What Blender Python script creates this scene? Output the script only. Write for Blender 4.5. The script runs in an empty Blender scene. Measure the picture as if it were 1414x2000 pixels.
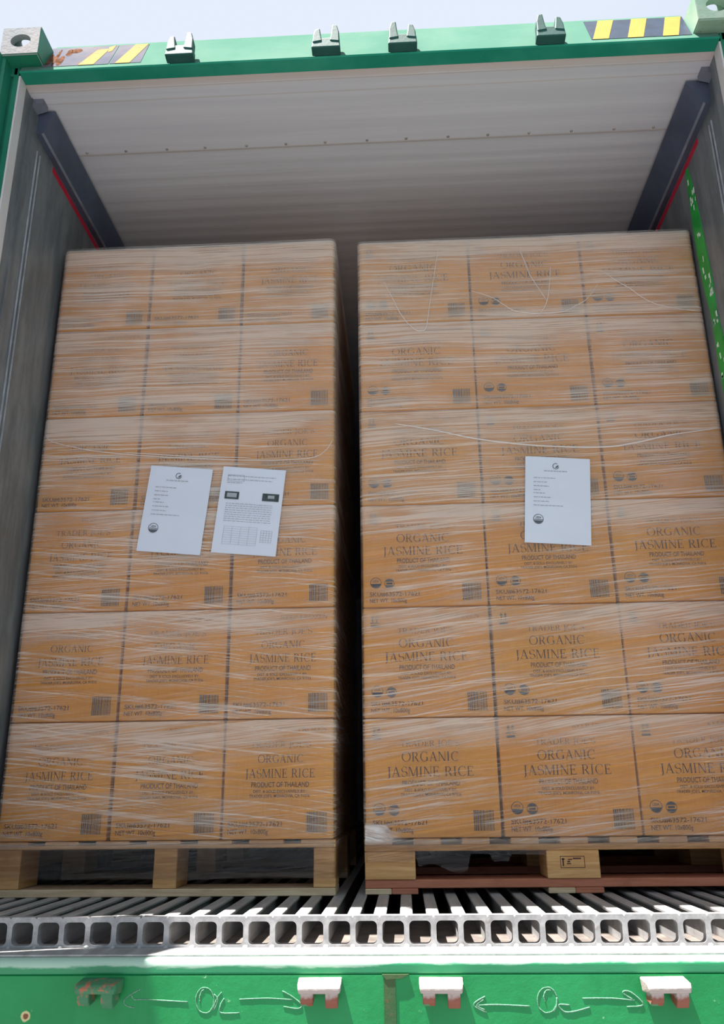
import bpy, bmesh, math, random
from mathutils import Vector, Matrix

scn = bpy.context.scene
COL = scn.collection
random.seed(7)
R = math.radians

# ------------------------------------------------------------------ camera
cam_data = bpy.data.cameras.new('camera')
cam = bpy.data.objects.new('camera', cam_data)
COL.objects.link(cam)
scn.camera = cam
cam_data.sensor_fit = 'HORIZONTAL'
cam_data.sensor_width = 36.0
cam_data.lens = 36.0 * 1635.65 / 1414.0
cam_data.clip_start = 0.05
PITCH, ROLL, YAW = 0.32561, 0.011886, 0.045333
rot = (Matrix.Rotation(YAW, 3, 'Z') @ Matrix.Rotation(PITCH, 3, 'X') @ Matrix.Rotation(ROLL, 3, 'Y')
       @ Matrix.Rotation(R(90), 3, 'X'))
cam.matrix_world = Matrix.Translation((0.06304, -2.16886, 0.26927)) @ rot.to_4x4()

# ------------------------------------------------------------------ sky, sun, exposure
scn.view_settings.view_transform = 'Standard'
scn.view_settings.look = 'None'
scn.view_settings.gamma = 1.0
scn.view_settings.use_curve_mapping = False
scn.view_settings.exposure = 0.52
scn.cycles.use_denoising = True
scn.cycles.transparent_max_bounces = 24
scn.cycles.max_bounces = 10
scn.cycles.diffuse_bounces = 6

SUN_DIR = Vector((0.28, 0.080, -1.0)).normalized()      # the way the light travels
world = bpy.data.worlds.new('hazy_sky')
scn.world = world
world.use_nodes = True
wn = world.node_tree.nodes
wl = world.node_tree.links
wn.clear()
w_out = wn.new('ShaderNodeOutputWorld')
w_bg = wn.new('ShaderNodeBackground')
w_tc = wn.new('ShaderNodeTexCoord')
w_dot = wn.new('ShaderNodeVectorMath'); w_dot.operation = 'DOT_PRODUCT'      # haze is brightest round the sun
w_ramp = wn.new('ShaderNodeValToRGB')
w_ramp.color_ramp.elements[0].position = 0.10
w_ramp.color_ramp.elements[0].color = (0.27, 0.355, 0.51, 1)
w_ramp.color_ramp.elements[1].position = 0.62
w_ramp.color_ramp.elements[1].color = (0.552, 0.600, 0.686, 1)
wl.new(w_tc.outputs['Generated'], w_dot.inputs[0])
w_dot.inputs[1].default_value = tuple(-SUN_DIR)
wl.new(w_dot.outputs['Value'], w_ramp.inputs['Fac'])
wl.new(w_ramp.outputs['Color'], w_bg.inputs['Color'])
w_bg.inputs['Strength'].default_value = 1.0
wl.new(w_bg.outputs[0], w_out.inputs[0])

sun_data = bpy.data.lights.new('sun', 'SUN')
sun_data.energy = 17.0
sun_data.color = (1.0, 0.96, 0.90)
sun_data.angle = R(0.55)
sun = bpy.data.objects.new('sun', sun_data)
sun.location = (-2, -1, 6)
sun.rotation_mode = 'QUATERNION'
sun.rotation_quaternion = SUN_DIR.to_track_quat('-Z', 'Y')
COL.objects.link(sun)

# ------------------------------------------------------------------ geometry helpers
class MB:
    def __init__(s):
        s.bm = bmesh.new()
    def face(s, pts, mi=0):
        vs = [s.bm.verts.new(p) for p in pts]
        f = s.bm.faces.new(vs)
        f.material_index = mi
        return f
    def box(s, x0, x1, y0, y1, z0, z1, bevel=0.0, seg=2, mi=0):
        r = bmesh.ops.create_cube(s.bm, size=1.0)
        vs = r['verts']
        for v in vs:
            v.co = Vector(((x0 + x1) / 2 + v.co.x * (x1 - x0), (y0 + y1) / 2 + v.co.y * (y1 - y0), (z0 + z1) / 2 + v.co.z * (z1 - z0)))
        fs = {f for v in vs for f in v.link_faces}
        for f in fs: f.material_index = mi
        if bevel > 0:
            es = list({e for v in vs for e in v.link_edges})
            bmesh.ops.bevel(s.bm, geom=es, offset=bevel, segments=seg, profile=0.5, affect='EDGES')
        return s
    def prism(s, poly, axis, a, b, mi=0):
        """extrude a 2-D polygon along an axis: x -> (y,z), y -> (x,z), z -> (x,y)"""
        def mk(p, t):
            return {'x': (t, p[0], p[1]), 'y': (p[0], t, p[1]), 'z': (p[0], p[1], t)}[axis]
        va = [s.bm.verts.new(mk(p, a)) for p in poly]
        vb = [s.bm.verts.new(mk(p, b)) for p in poly]
        fs = [s.bm.faces.new(va), s.bm.faces.new(list(reversed(vb)))]
        n = len(poly)
        for i in range(n):
            fs.append(s.bm.faces.new((va[(i + 1) % n], va[i], vb[i], vb[(i + 1) % n])))
        for f in fs: f.material_index = mi
        bmesh.ops.recalc_face_normals(s.bm, faces=fs)
        return s
    def tube(s, pts, r, seg=6, flat=1.0):
        """round strand through points (3-D); flat squeezes it along y"""
        rings = []
        n = len(pts)
        pts = [Vector(p) for p in pts]
        for i, p in enumerate(pts):
            t = (pts[min(i + 1, n - 1)] - pts[max(i - 1, 0)]).normalized()
            u = t.cross(Vector((0, 1, 0)))
            if u.length < 1e-4: u = t.cross(Vector((1, 0, 0)))
            u.normalize()
            w = t.cross(u).normalized()
            rr = r(i / (n - 1)) if callable(r) else r
            rings.append([s.bm.verts.new(p + u * rr * math.cos(a) + w * rr * flat * math.sin(a))
                          for a in [2 * math.pi * k / seg for k in range(seg)]])
        for i in range(n - 1):
            for k in range(seg):
                s.bm.faces.new((rings[i][k], rings[i][(k + 1) % seg], rings[i + 1][(k + 1) % seg], rings[i + 1][k]))
        s.bm.faces.new(rings[0]); s.bm.faces.new(list(reversed(rings[-1])))
        return s
    def dome(s, c, r, h, axis=(0, 0, -1), seg=12):
        a = Vector(axis).normalized()
        u = a.orthogonal().normalized(); w = a.cross(u)
        prev = None
        for k in range(4):
            t = k / 3 * math.pi / 2
            ring = [s.bm.verts.new(Vector(c) + a * h * math.sin(t) + (u * math.cos(q) + w * math.sin(q)) * max(r * math.cos(t), 1e-4))
                    for q in [2 * math.pi * j / seg for j in range(seg)]]
            if prev:
                for j in range(seg):
                    s.bm.faces.new((prev[j], prev[(j + 1) % seg], ring[(j + 1) % seg], ring[j]))
            prev = ring
        s.bm.faces.new(prev)
        return s
    def build(s, name, mat, parent=None, smooth=False, recalc=True):
        if recalc:
            bmesh.ops.recalc_face_normals(s.bm, faces=list(s.bm.faces))
        me = bpy.data.meshes.new(name)
        s.bm.to_mesh(me); s.bm.free()
        if smooth:
            for p in me.polygons: p.use_smooth = True
        for m in (mat if isinstance(mat, (list, tuple)) else [mat]):
            me.materials.append(m)
        o = bpy.data.objects.new(name, me)
        COL.objects.link(o)
        if parent: o.parent = parent
        return o

def tag(o, label=None, cat=None, group=None, kind=None):
    if label: o['label'] = label
    if cat: o['category'] = cat
    if group: o['group'] = group
    if kind: o['kind'] = kind
    return o
def empty(name, loc=(0, 0, 0), rz=0.0):
    o = bpy.data.objects.new(name, None)
    o.empty_display_size = 0.1
    o.location = loc; o.rotation_euler = (0, 0, rz)
    COL.objects.link(o)
    return o
def smooth_path(pts, n=6):
    """Catmull-Rom through 2-D or 3-D points"""
    P = [Vector(p) for p in pts]
    out = []
    for i in range(len(P) - 1):
        p0, p1, p2, p3 = P[max(i - 1, 0)], P[i], P[i + 1], P[min(i + 2, len(P) - 1)]
        for k in range(n):
            t = k / n
            out.append(0.5 * ((2 * p1) + (p2 - p0) * t + (2 * p0 - 5 * p1 + 4 * p2 - p3) * t * t + (3 * p1 - p0 - 3 * p2 + p3) * t ** 3))
    out.append(P[-1])
    return out

# ------------------------------------------------------------------ material helpers
class NT:
    def __init__(s, name):
        s.m = bpy.data.materials.new(name)
        s.m.use_nodes = True
        s.n = s.m.node_tree.nodes; s.l = s.m.node_tree.links
        s.n.clear()
        s.out = s.n.new('ShaderNodeOutputMaterial')
    def put(s, sock, v):
        if v is None: return
        if isinstance(v, bpy.types.NodeSocket): s.l.new(v, sock)
        elif isinstance(v, (int, float)):
            sock.default_value = v if sock.type in ('VALUE', 'INT') else ((v, v, v, 1) if sock.type == 'RGBA' else (v, v, v))
        else:
            sock.default_value = tuple(v) + (1.0,) if (sock.type == 'RGBA' and len(v) == 3) else tuple(v)
    def node(s, t, ins=None, **props):
        nd = s.n.new(t)
        for k, v in props.items(): setattr(nd, k, v)
        for k, v in (ins or {}).items(): s.put(nd.inputs[k], v)
        return nd
    def math(s, op, a, b=None, c=None, clamp=False):
        nd = s.node('ShaderNodeMath', {0: a, 1: b, 2: c}, operation=op, use_clamp=clamp)
        return nd.outputs[0]
    def coord(s):
        return s.node('ShaderNodeTexCoord').outputs['Object']
    def sep(s, v):
        nd = s.node('ShaderNodeSeparateXYZ', {0: v})
        return nd.outputs[0], nd.outputs[1], nd.outputs[2]
    def comb(s, x, y, z):
        return s.node('ShaderNodeCombineXYZ', {0: x, 1: y, 2: z}).outputs[0]
    def scale(s, v, sx, sy, sz):
        return s.node('ShaderNodeVectorMath', {0: v, 1: (sx, sy, sz)}, operation='MULTIPLY').outputs[0]
    def noise(s, v, scale=5, detail=3, rough=0.55, dist=0.0):
        nd = s.node('ShaderNodeTexNoise', {'Vector': v, 'Scale': scale, 'Detail': detail, 'Roughness': rough, 'Distortion': dist})
        return nd.outputs['Fac']
    def ramp(s, f, a, b, lo=0.0, hi=1.0, smooth=True):
        nd = s.node('ShaderNodeMapRange', {0: f, 1: a, 2: b, 3: lo, 4: hi})
        nd.interpolation_type = 'SMOOTHSTEP' if smooth else 'LINEAR'
        return nd.outputs[0]
    def mix(s, f, a, b, mode='MIX'):
        nd = s.node('ShaderNodeMix', data_type='RGBA', blend_type=mode)
        s.put(nd.inputs[0], f); s.put(nd.inputs[6], a); s.put(nd.inputs[7], b)
        return nd.outputs[2]
    def bump(s, h, strength=0.3, dist=0.01):
        return s.node('ShaderNodeBump', {'Height': h, 'Strength': strength, 'Distance': dist}).outputs[0]
    def bsdf(s, color, rough=0.5, metal=0.0, normal=None, spec=0.5):
        nd = s.node('ShaderNodeBsdfPrincipled', {'Base Color': color, 'Roughness': rough, 'Metallic': metal, 'Specular IOR Level': spec})
        if normal is not None: s.l.new(normal, nd.inputs['Normal'])
        return nd.outputs[0]
    def done(s, shader):
        s.l.new(shader, s.out.inputs[0])
        return s.m

def paint(name, base, worn, chip, rough=0.45, wear=0.62, streak=True, spots=(), spec=0.3):
    t = NT(name); c = t.coord()
    n1 = t.noise(c, 3.0, 4, 0.6)
    col = t.mix(t.ramp(n1, 0.35, 0.7), base, worn)
    if streak:
        n2 = t.noise(t.scale(c, 26, 26, 1.6), 1.0, 4, 0.6)
        col = t.mix(t.math('MULTIPLY', t.ramp(n2, 0.5, 0.75), 0.45), col, worn)
    n3 = t.noise(c, 60, 5, 0.7)
    n4 = t.noise(c, 9, 2, 0.5)
    ch = t.math('MULTIPLY', t.ramp(n3, wear, wear + 0.05), t.ramp(n4, 0.48, 0.62))
    col = t.mix(ch, col, chip)
    x, y, z = t.sep(c)
    for (sx, sz, sr) in spots:
        dx = t.math('SUBTRACT', x, sx); dz = t.math('SUBTRACT', z, sz)
        d = t.math('SQRT', t.math('ADD', t.math('MULTIPLY', dx, dx), t.math('MULTIPLY', dz, dz)))
        d = t.math('ADD', d, t.math('MULTIPLY', t.math('SUBTRACT', n3, 0.5), sr * 0.9))
        col = t.mix(t.ramp(d, sr, sr * 0.8), col, (0.55, 0.50, 0.25))
        col = t.mix(t.ramp(d, sr * 0.65, sr * 0.4), col, (0.20, 0.07, 0.03))
    return t.done(t.bsdf(col, rough, 0, t.bump(t.math('ADD', n3, n1), 0.15, 0.004), spec))

def plain(name, col, rough=0.6, var=0.25, metal=0.0, nscale=18, spec=0.5):
    t = NT(name); c = t.coord()
    n = t.noise(c, nscale, 4, 0.6)
    dark = tuple(k * (1 - var) for k in col)
    return t.done(t.bsdf(t.mix(t.ramp(n, 0.3, 0.7), dark, col), rough, metal, t.bump(n, 0.12, 0.003), spec))

M = {}
GREEN, GREEN2 = (0.009, 0.22, 0.062), (0.02, 0.28, 0.09)
M['sill_green'] = paint('sill_green', GREEN, GREEN2, (0.35, 0.55, 0.32), 0.42, 0.66, spots=((-0.786, -0.185, 0.012),))
M['header_green'] = paint('header_green', (0.016, 0.21, 0.14), (0.04, 0.28, 0.19), (0.30, 0.30, 0.22), 0.8, 0.70, streak=False, spec=0.0)
M['post_green'] = paint('post_green', (0.010, 0.14, 0.085), (0.018, 0.19, 0.11), (0.2, 0.25, 0.2), 0.45, 0.72)
M['casting'] = paint('casting_steel', (0.17, 0.19, 0.22), (0.30, 0.27, 0.27), (0.22, 0.12, 0.08), 0.55, 0.6)
M['casting_green'] = paint('casting_green', (0.16, 0.30, 0.22), (0.28, 0.36, 0.28), (0.22, 0.12, 0.08), 0.5, 0.62)
M['keeper_dark'] = paint('keeper_green', (0.006, 0.050, 0.045), (0.014, 0.085, 0.070), (0.06, 0.06, 0.05), 0.6, 0.62)
M['ground'] = plain('yard_concrete', (0.165, 0.165, 0.17), 0.9, 0.25, nscale=2)
M['liner_white'] = plain('liner_white', (0.62, 0.58, 0.57), 0.45, 0.12, nscale=4)
M['gasket'] = plain('gasket_grey', (0.16, 0.17, 0.22), 0.45, 0.2)
M['rail'] = plain('rail_steel', (0.075, 0.09, 0.14), 0.40, 0.3, nscale=8)
M['red'] = plain('red_paint', (0.55, 0.01, 0.045), 0.5, 0.2)
M['joint'] = plain('joint_metal', (0.34, 0.35, 0.37), 0.4, 0.3)
M['edge'] = plain('rail_edge', (0.20, 0.22, 0.28), 0.35, 0.3)
M['rivet'] = plain('rivet_steel', (0.30, 0.25, 0.22), 0.4, 0.3)
M['print'] = plain('brown_ink', (0.100, 0.036, 0.030), 0.8, 0.35, nscale=140)
M['ink_blue'] = plain('dark_ink', (0.045, 0.05, 0.075), 0.8, 0.35, nscale=160)
M['paper'] = plain('white_paper', (0.62, 0.65, 0.74), 0.6, 0.04, nscale=6)
M['paper_ink'] = plain('paper_ink', (0.10, 0.11, 0.13), 0.8, 0.2)
M['paper_grey'] = plain('paper_grey', (0.36, 0.38, 0.42), 0.8, 0.2)
M['photo_dark'] = plain('photo_print', (0.035, 0.06, 0.06), 0.5, 0.6, nscale=60)
M['chalk'] = plain('chalk', (0.17, 0.37, 0.24), 0.95, 0.45, nscale=220)
M['strip_green'] = plain('strip_green', (0.01, 0.36, 0.045), 0.4, 0.3)
M['strip_white'] = plain('strip_white', (0.75, 0.85, 0.75), 0.5, 0.1)
M['yellow'] = plain('yellow_tape', (0.36, 0.22, 0.035), 0.6, 0.15, spec=0.1)
M['black_tape'] = plain('black_tape', (0.018, 0.034, 0.065), 0.6, 0.3, spec=0.1)
def rope():
    t = NT('film_rope')
    d = t.bsdf((0.80, 0.76, 0.74), 0.3)
    tr = t.node('ShaderNodeBsdfTransparent', {'Color': (1, 1, 1)}).outputs[0]
    return t.done(t.node('ShaderNodeMixShader', {0: 0.55, 1: tr, 2: d}).outputs[0])
M['strand'] = rope()

def liner_ceiling():
    t = NT('ceiling_panel'); c = t.coord(); x, y, z = t.sep(c)
    n = t.noise(t.scale(c, 0.6, 22, 1), 1.0, 4, 0.6)
    col = t.mix(t.ramp(n, 0.35, 0.7), (0.515, 0.51, 0.565), (0.575, 0.57, 0.62))
    # rust brown dirt along the front edge and the panel lap
    d = t.math('ADD', y, t.math('MULTIPLY', t.math('SUBTRACT', t.noise(c, 14, 3), 0.5), 0.02))
    col = t.mix(t.math('MULTIPLY', t.ramp(d, 0.05, 0.012), 0.5), col, (0.52, 0.38, 0.30))
    for gy in (0.034, 0.087):
        gl = t.math('ABSOLUTE', t.math('SUBTRACT', t.math('ADD', y, t.math('MULTIPLY', t.math('SUBTRACT', n, 0.5), 0.004)), gy))
        col = t.mix(t.math('MULTIPLY', t.ramp(gl, 0.005, 0.001), 0.4), col, (0.40, 0.33, 0.29))
    lap = t.math('ABSOLUTE', t.math('SUBTRACT', y, 0.338))
    col = t.mix(t.math('MULTIPLY', t.ramp(lap, 0.010, 0.002), 0.6), col, (0.38, 0.30, 0.24))
    return t.done(t.bsdf(col, 0.5, 0, t.bump(n, 0.04, 0.002)))
M['ceiling'] = liner_ceiling()

def wall_steel():
    t = NT('wall_panel'); c = t.coord()
    n = t.noise(t.scale(c, 1, 6, 1.2), 3.0, 5, 0.65)
    n2 = t.noise(c, 7, 5, 0.7)
    col = t.mix(t.ramp(n, 0.3, 0.7), (0.13, 0.145, 0.16), (0.24, 0.25, 0.26))
    col = t.mix(t.math('MULTIPLY', t.ramp(n2, 0.52, 0.72), 0.5), col, (0.12, 0.13, 0.12))
    sc_ = t.noise(t.scale(c, 1, 5, 160), 1.0, 2, 0.5, 0.4)
    col = t.mix(t.math('MULTIPLY', t.ramp(sc_, 0.66, 0.74), 0.25), col, (0.3, 0.3, 0.3))
    return t.done(t.bsdf(col, 0.42, 0.35, t.bump(n2, 0.15, 0.004)))
M['wall'] = wall_steel()

def aluminium():
    t = NT('floor_aluminium'); c = t.coord()
    n = t.noise(t.scale(c, 30, 3, 30), 1.0, 5, 0.65)
    n2 = t.noise(c, 22, 4, 0.7)
    col = t.mix(t.ramp(n, 0.3, 0.75), (0.26, 0.255, 0.26), (0.44, 0.43, 0.43))
    col = t.mix(t.math('MULTIPLY', t.ramp(n2, 0.56, 0.72), 0.6), col, (0.20, 0.165, 0.14))
    return t.done(t.bsdf(col, 0.45, 0.15, t.bump(n2, 0.25, 0.004)))
M['alu'] = aluminium()
M['alu_shaded'] = plain('shaded_channel', (0.15, 0.125, 0.11), 0.7, 0.5, nscale=14)  # darker colour paints in the shade at the bottom of the slots

def worn_nose():
    t = NT('worn_sill_lip'); c = t.coord(); x, y, z = t.sep(c)
    n = t.noise(t.scale(c, 7, 7, 30), 1.0, 5, 0.65)
    up = t.ramp(z, -0.104, -0.072)
    f = t.math('ADD', up, t.math('MULTIPLY', t.math('SUBTRACT', n, 0.5), 1.3))
    left = t.ramp(x, 0.03, -0.02, 0.0, 0.25)
    f = t.ramp(t.math('ADD', f, left), 0.55, 0.85)
    col = t.mix(f, (0.02, 0.24, 0.10), (0.34, 0.50, 0.40))
    return t.done(t.bsdf(col, 0.4, 0.0, t.bump(n, 0.2, 0.003)))
M['nose'] = worn_nose()

def keeper_rusty_lit():
    t = NT('sunlit_rusty_keeper'); c = t.coord(); x, y, z = t.sep(c)
    n = t.noise(c, 55, 4, 0.6)
    f = t.math('ADD', z, t.math('MULTIPLY', t.math('SUBTRACT', n, 0.5), 0.03))
    col = t.mix(t.ramp(f, -0.036, -0.026), (0.26, 0.08, 0.05), (0.44, 0.365, 0.335))  # pale top is sunlight painted in, the legs below are rust
    g = t.noise(c, 25, 3)
    col = t.mix(t.ramp(g, 0.56, 0.62), col, (0.10, 0.24, 0.13))
    return t.done(t.bsdf(col, 0.6, 0, t.bump(n, 0.4, 0.004)))
M['keeper_rusty_lit'] = keeper_rusty_lit()
M['keeper_rusty_shaded'] = paint('shaded_rusty_keeper', (0.02, 0.14, 0.07), (0.06, 0.20, 0.10), (0.36, 0.14, 0.08), 0.6, 0.52)  # greener copy with rust; the shade on this keeper is in its colour

def cardboard():
    t = NT('kraft_cardboard'); c = t.coord()
    oi = t.node('ShaderNodeObjectInfo').outputs['Random']
    n = t.noise(t.scale(c, 2.5, 2.5, 5), 1.0, 4, 0.6)
    n2 = t.noise(t.scale(c, 220, 220, 4), 1.0, 2, 0.5)
    col = t.mix(t.ramp(n, 0.3, 0.7), (0.66, 0.300, 0.034), (0.76, 0.375, 0.052))
    col = t.mix(t.math('MULTIPLY', oi, 0.35), col, (0.70, 0.262, 0.032))
    col = t.mix(t.math('MULTIPLY', t.ramp(n2, 0.45, 0.75), 0.12), col, (0.36, 0.14, 0.03))
    return t.done(t.bsdf(col, 0.75, 0, t.bump(t.math('ADD', n2, n), 0.1, 0.002), spec=0.25))
M['card'] = cardboard()

def wood(name, a, b):
    t = NT(name); c = t.coord()
    w = t.noise(c, 3, 2)
    cc = t.node('ShaderNodeVectorMath', {0: t.scale(c, 4, 4, 60), 1: t.comb(w, w, w)}, operation='ADD').outputs[0]
    n = t.noise(cc, 1.0, 5, 0.65, 0.6)
    n2 = t.noise(c, 12, 3)
    col = t.mix(t.ramp(n, 0.32, 0.7), a, b)
    col = t.mix(t.math('MULTIPLY', t.ramp(n2, 0.55, 0.75), 0.35), col, tuple(k * 0.6 for k in a))
    return t.done(t.bsdf(col, 0.75, 0, t.bump(n, 0.25, 0.003), spec=0.2))
M['wood'] = wood('pallet_pine', (0.50, 0.26, 0.10), (0.66, 0.40, 0.18))
M['wood_red'] = wood('pallet_red_wood', (0.40, 0.14, 0.08), (0.48, 0.20, 0.12))
M['wood_pale'] = wood('pallet_pale_wood', (0.50, 0.36, 0.22), (0.66, 0.52, 0.34))

def film(name, zb, h, tilt_a, tilt_b):
    """stretch film: clear, glossy, with a pull-grain of milky horizontal creases"""
    t = NT(name); c = t.coord(); x, y, z = t.sep(c)
    u = t.math('ADD', x, t.math('MULTIPLY', y, 0.8))
    lowv = t.comb(t.math('MULTIPLY', u, 1.4), 0.0, t.math('MULTIPLY', z, 2.6))
    w1 = t.math('MULTIPLY', t.math('SUBTRACT', t.noise(lowv, 1.0, 2, 0.5), 0.5), 0.05)
    w2 = t.math('MULTIPLY', t.math('SUBTRACT', t.noise(lowv, 2.3, 2, 0.5), 0.5), 0.03)
    low = t.ramp(z, 1.75, 0.7)            # the pull slants more low on the load
    def grain(fx, fz, tilt, warp, det, rough, dist=0.0):
        zz = t.math('ADD', z, warp)
        zz = t.math('ADD', zz, t.math('MULTIPLY', t.math('MULTIPLY', u, tilt), low))
        return t.noise(t.comb(t.math('MULTIPLY', u, fx), 0.0, t.math('MULTIPLY', zz, fz)), 1.0, det, rough, dist)
    A = t.ramp(grain(0.7, 50, tilt_a, w1, 4, 0.7), 0.42, 0.62)
    B = t.ramp(grain(1.4, 170, tilt_a * 1.3, w1, 3, 0.65), 0.46, 0.58)
    C = t.ramp(grain(1.0, 130, tilt_b, w2, 2, 0.6), 0.555, 0.605)  # thin bright lines: glints on the creases painted in as milk
    D = t.ramp(grain(1.9, 330, tilt_a, w1, 2, 0.6), 0.46, 0.60)
    dens = t.ramp(t.noise(t.comb(t.math('MULTIPLY', u, 2.2), 0.0, t.math('MULTIPLY', z, 4.6)), 1.0, 3, 0.6), 0.36, 0.62, 0.22, 1.0)
    fr = t.math('FRACT', t.math('DIVIDE', t.math('SUBTRACT', z, zb), h))
    bandn = t.noise(t.comb(t.math('MULTIPLY', u, 2.2), 0.0, t.math('MULTIPLY', z, 9.0)), 1.0, 3, 0.6)
    band = t.math('MULTIPLY', t.math('MULTIPLY', t.ramp(fr, 0.66, 0.92), t.ramp(fr, 0.998, 0.985)), t.ramp(bandn, 0.34, 0.56, 0.25, 1.0))
    up = t.ramp(z, 0.7, 1.9)  # milkier towards the top: sky reflection put into the film's whiteness
    grainmod = t.math('ADD', 0.42, t.math('ADD', t.math('MULTIPLY', A, 0.30), t.math('ADD', t.math('MULTIPLY', B, 0.25), t.math('MULTIPLY', D, 0.22))))
    S = t.math('ADD', t.math('MULTIPLY', A, 0.17), t.math('ADD', t.math('MULTIPLY', B, 0.32), t.math('MULTIPLY', D, 0.20)))
    S = t.math('ADD', S, t.math('MULTIPLY', C, 0.62))
    S = t.math('MULTIPLY', S, dens)
    S = t.math('ADD', S, t.math('MULTIPLY', t.math('MULTIPLY', band, grainmod), 0.66))
    S = t.math('ADD', S, t.math('MULTIPLY', t.math('MULTIPLY', up, grainmod), 0.35))
    S = t.math('ADD', S, 0.04)
    S = t.math('MINIMUM', t.math('MULTIPLY', S, 0.76), 0.66)
    sd = t.math('MINIMUM', fr, t.math('SUBTRACT', 1.0, fr))
    S = t.math('MULTIPLY', S, t.ramp(sd, 0.004, 0.014, 0.25, 1.0))             # drawn tight and clear over the seams
    S = t.math('MULTIPLY', S, t.ramp(z, zb - 0.03, zb + 0.01, 0.05, 1.0))   # the free skirt over the pallet is clearer
    hgt = t.math('ADD', t.math('MULTIPLY', B, 0.6), t.math('ADD', t.math('MULTIPLY', A, 1.0), t.math('MULTIPLY', C, 0.5)))
    nrm = t.bump(hgt, 0.55, 0.006)
    dif = t.node('ShaderNodeBsdfDiffuse', {'Color': (0.93, 0.86, 0.78)}).outputs[0]
    trl = t.node('ShaderNodeBsdfTranslucent', {'Color': (0.92, 0.86, 0.80)}).outputs[0]
    milk = t.node('ShaderNodeMixShader', {0: 0.35, 1: dif, 2: trl}).outputs[0]
    glo = t.node('ShaderNodeBsdfGlossy', {'Color': (0.95, 0.95, 0.97), 'Roughness': 0.16, 'Normal': nrm}).outputs[0]
    tra = t.node('ShaderNodeBsdfTransparent', {'Color': (0.985, 0.985, 0.985)}).outputs[0]
    sh = t.node('ShaderNodeMixShader', {0: S, 1: tra, 2: milk}).outputs[0]
    fre = t.node('ShaderNodeFresnel', {'IOR': 1.5, 'Normal': nrm}).outputs[0]
    sh = t.node('ShaderNodeMixShader', {0: t.math('MINIMUM', t.math('MULTIPLY', fre, 0.85), 0.8), 1: sh, 2: glo}).outputs[0]
    return t.done(sh)

# ------------------------------------------------------------------ dimensions (metres, floor top z = 0, floor end y = 0)
XL, XR = -1.158, 1.136          # inner wall faces
XW = 1.150                       # the right liner stands a little outside the jamb
XC = 0.5 * (XL + XR)
CEIL = 2.560
DEPTH = 8.0

# ------------------------------------------------------------------ the setting
MB().box(-40, 40, -40, 40, -1.55, -1.45).build('ground', M['ground'])
tag(bpy.data.objects['ground'], kind='structure')

b = MB()
b.box(XL - 0.06, XL, 0.055, DEPTH, -0.08, 2.70)
b.box(XL - 0.045, XL - 0.004, 0.0, 0.056, -0.08, 2.70)
wall_left = tag(b.build('wall_left', M['wall']), kind='structure')
b = MB()
b.box(XW, XW + 0.06, 0.055, DEPTH, -0.08, 2.70)
b.box(XR + 0.004, XW + 0.03, 0.0, 0.056, -0.08, 2.70)
wall_right = tag(b.build('wall_right', M['wall']), kind='structure')
wall_back = tag(MB().box(XL - 0.06, XR + 0.06, DEPTH, DEPTH + 0.06, -0.08, 2.70).build('wall_back', M['liner_white']), kind='structure')

# ceiling: front lap panel with a dirt groove or two, then shallow corrugation
prof = [(0.0, 2.5605), (0.030, 2.5605), (0.031, 2.560), (0.337, 2.560), (0.340, 2.564)]
yy = 0.345
k = 0
while yy < DEPTH:
    prof.append((yy, 2.564 + (0.0006 if k % 4 in (1, 2) else 0.0)))
    yy += 0.016 if yy < 2.5 else 0.4
    k += 1
prof += [(DEPTH, 2.564), (DEPTH, 2.70), (0.03, 2.70), (0.03, 2.563), (0.0, 2.563)]
ceiling = tag(MB().prism(prof, 'x', XL - 0.06, XR + 0.06).build('ceiling', M['ceiling']), kind='structure')
for i in range(15):
    MB().dome((-1.063 + 0.1497 * i + random.uniform(-.006, .006), 0.322, 2.560), 0.0055, 0.004).build('rivet', M['rivet'], ceiling, smooth=True)

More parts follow.
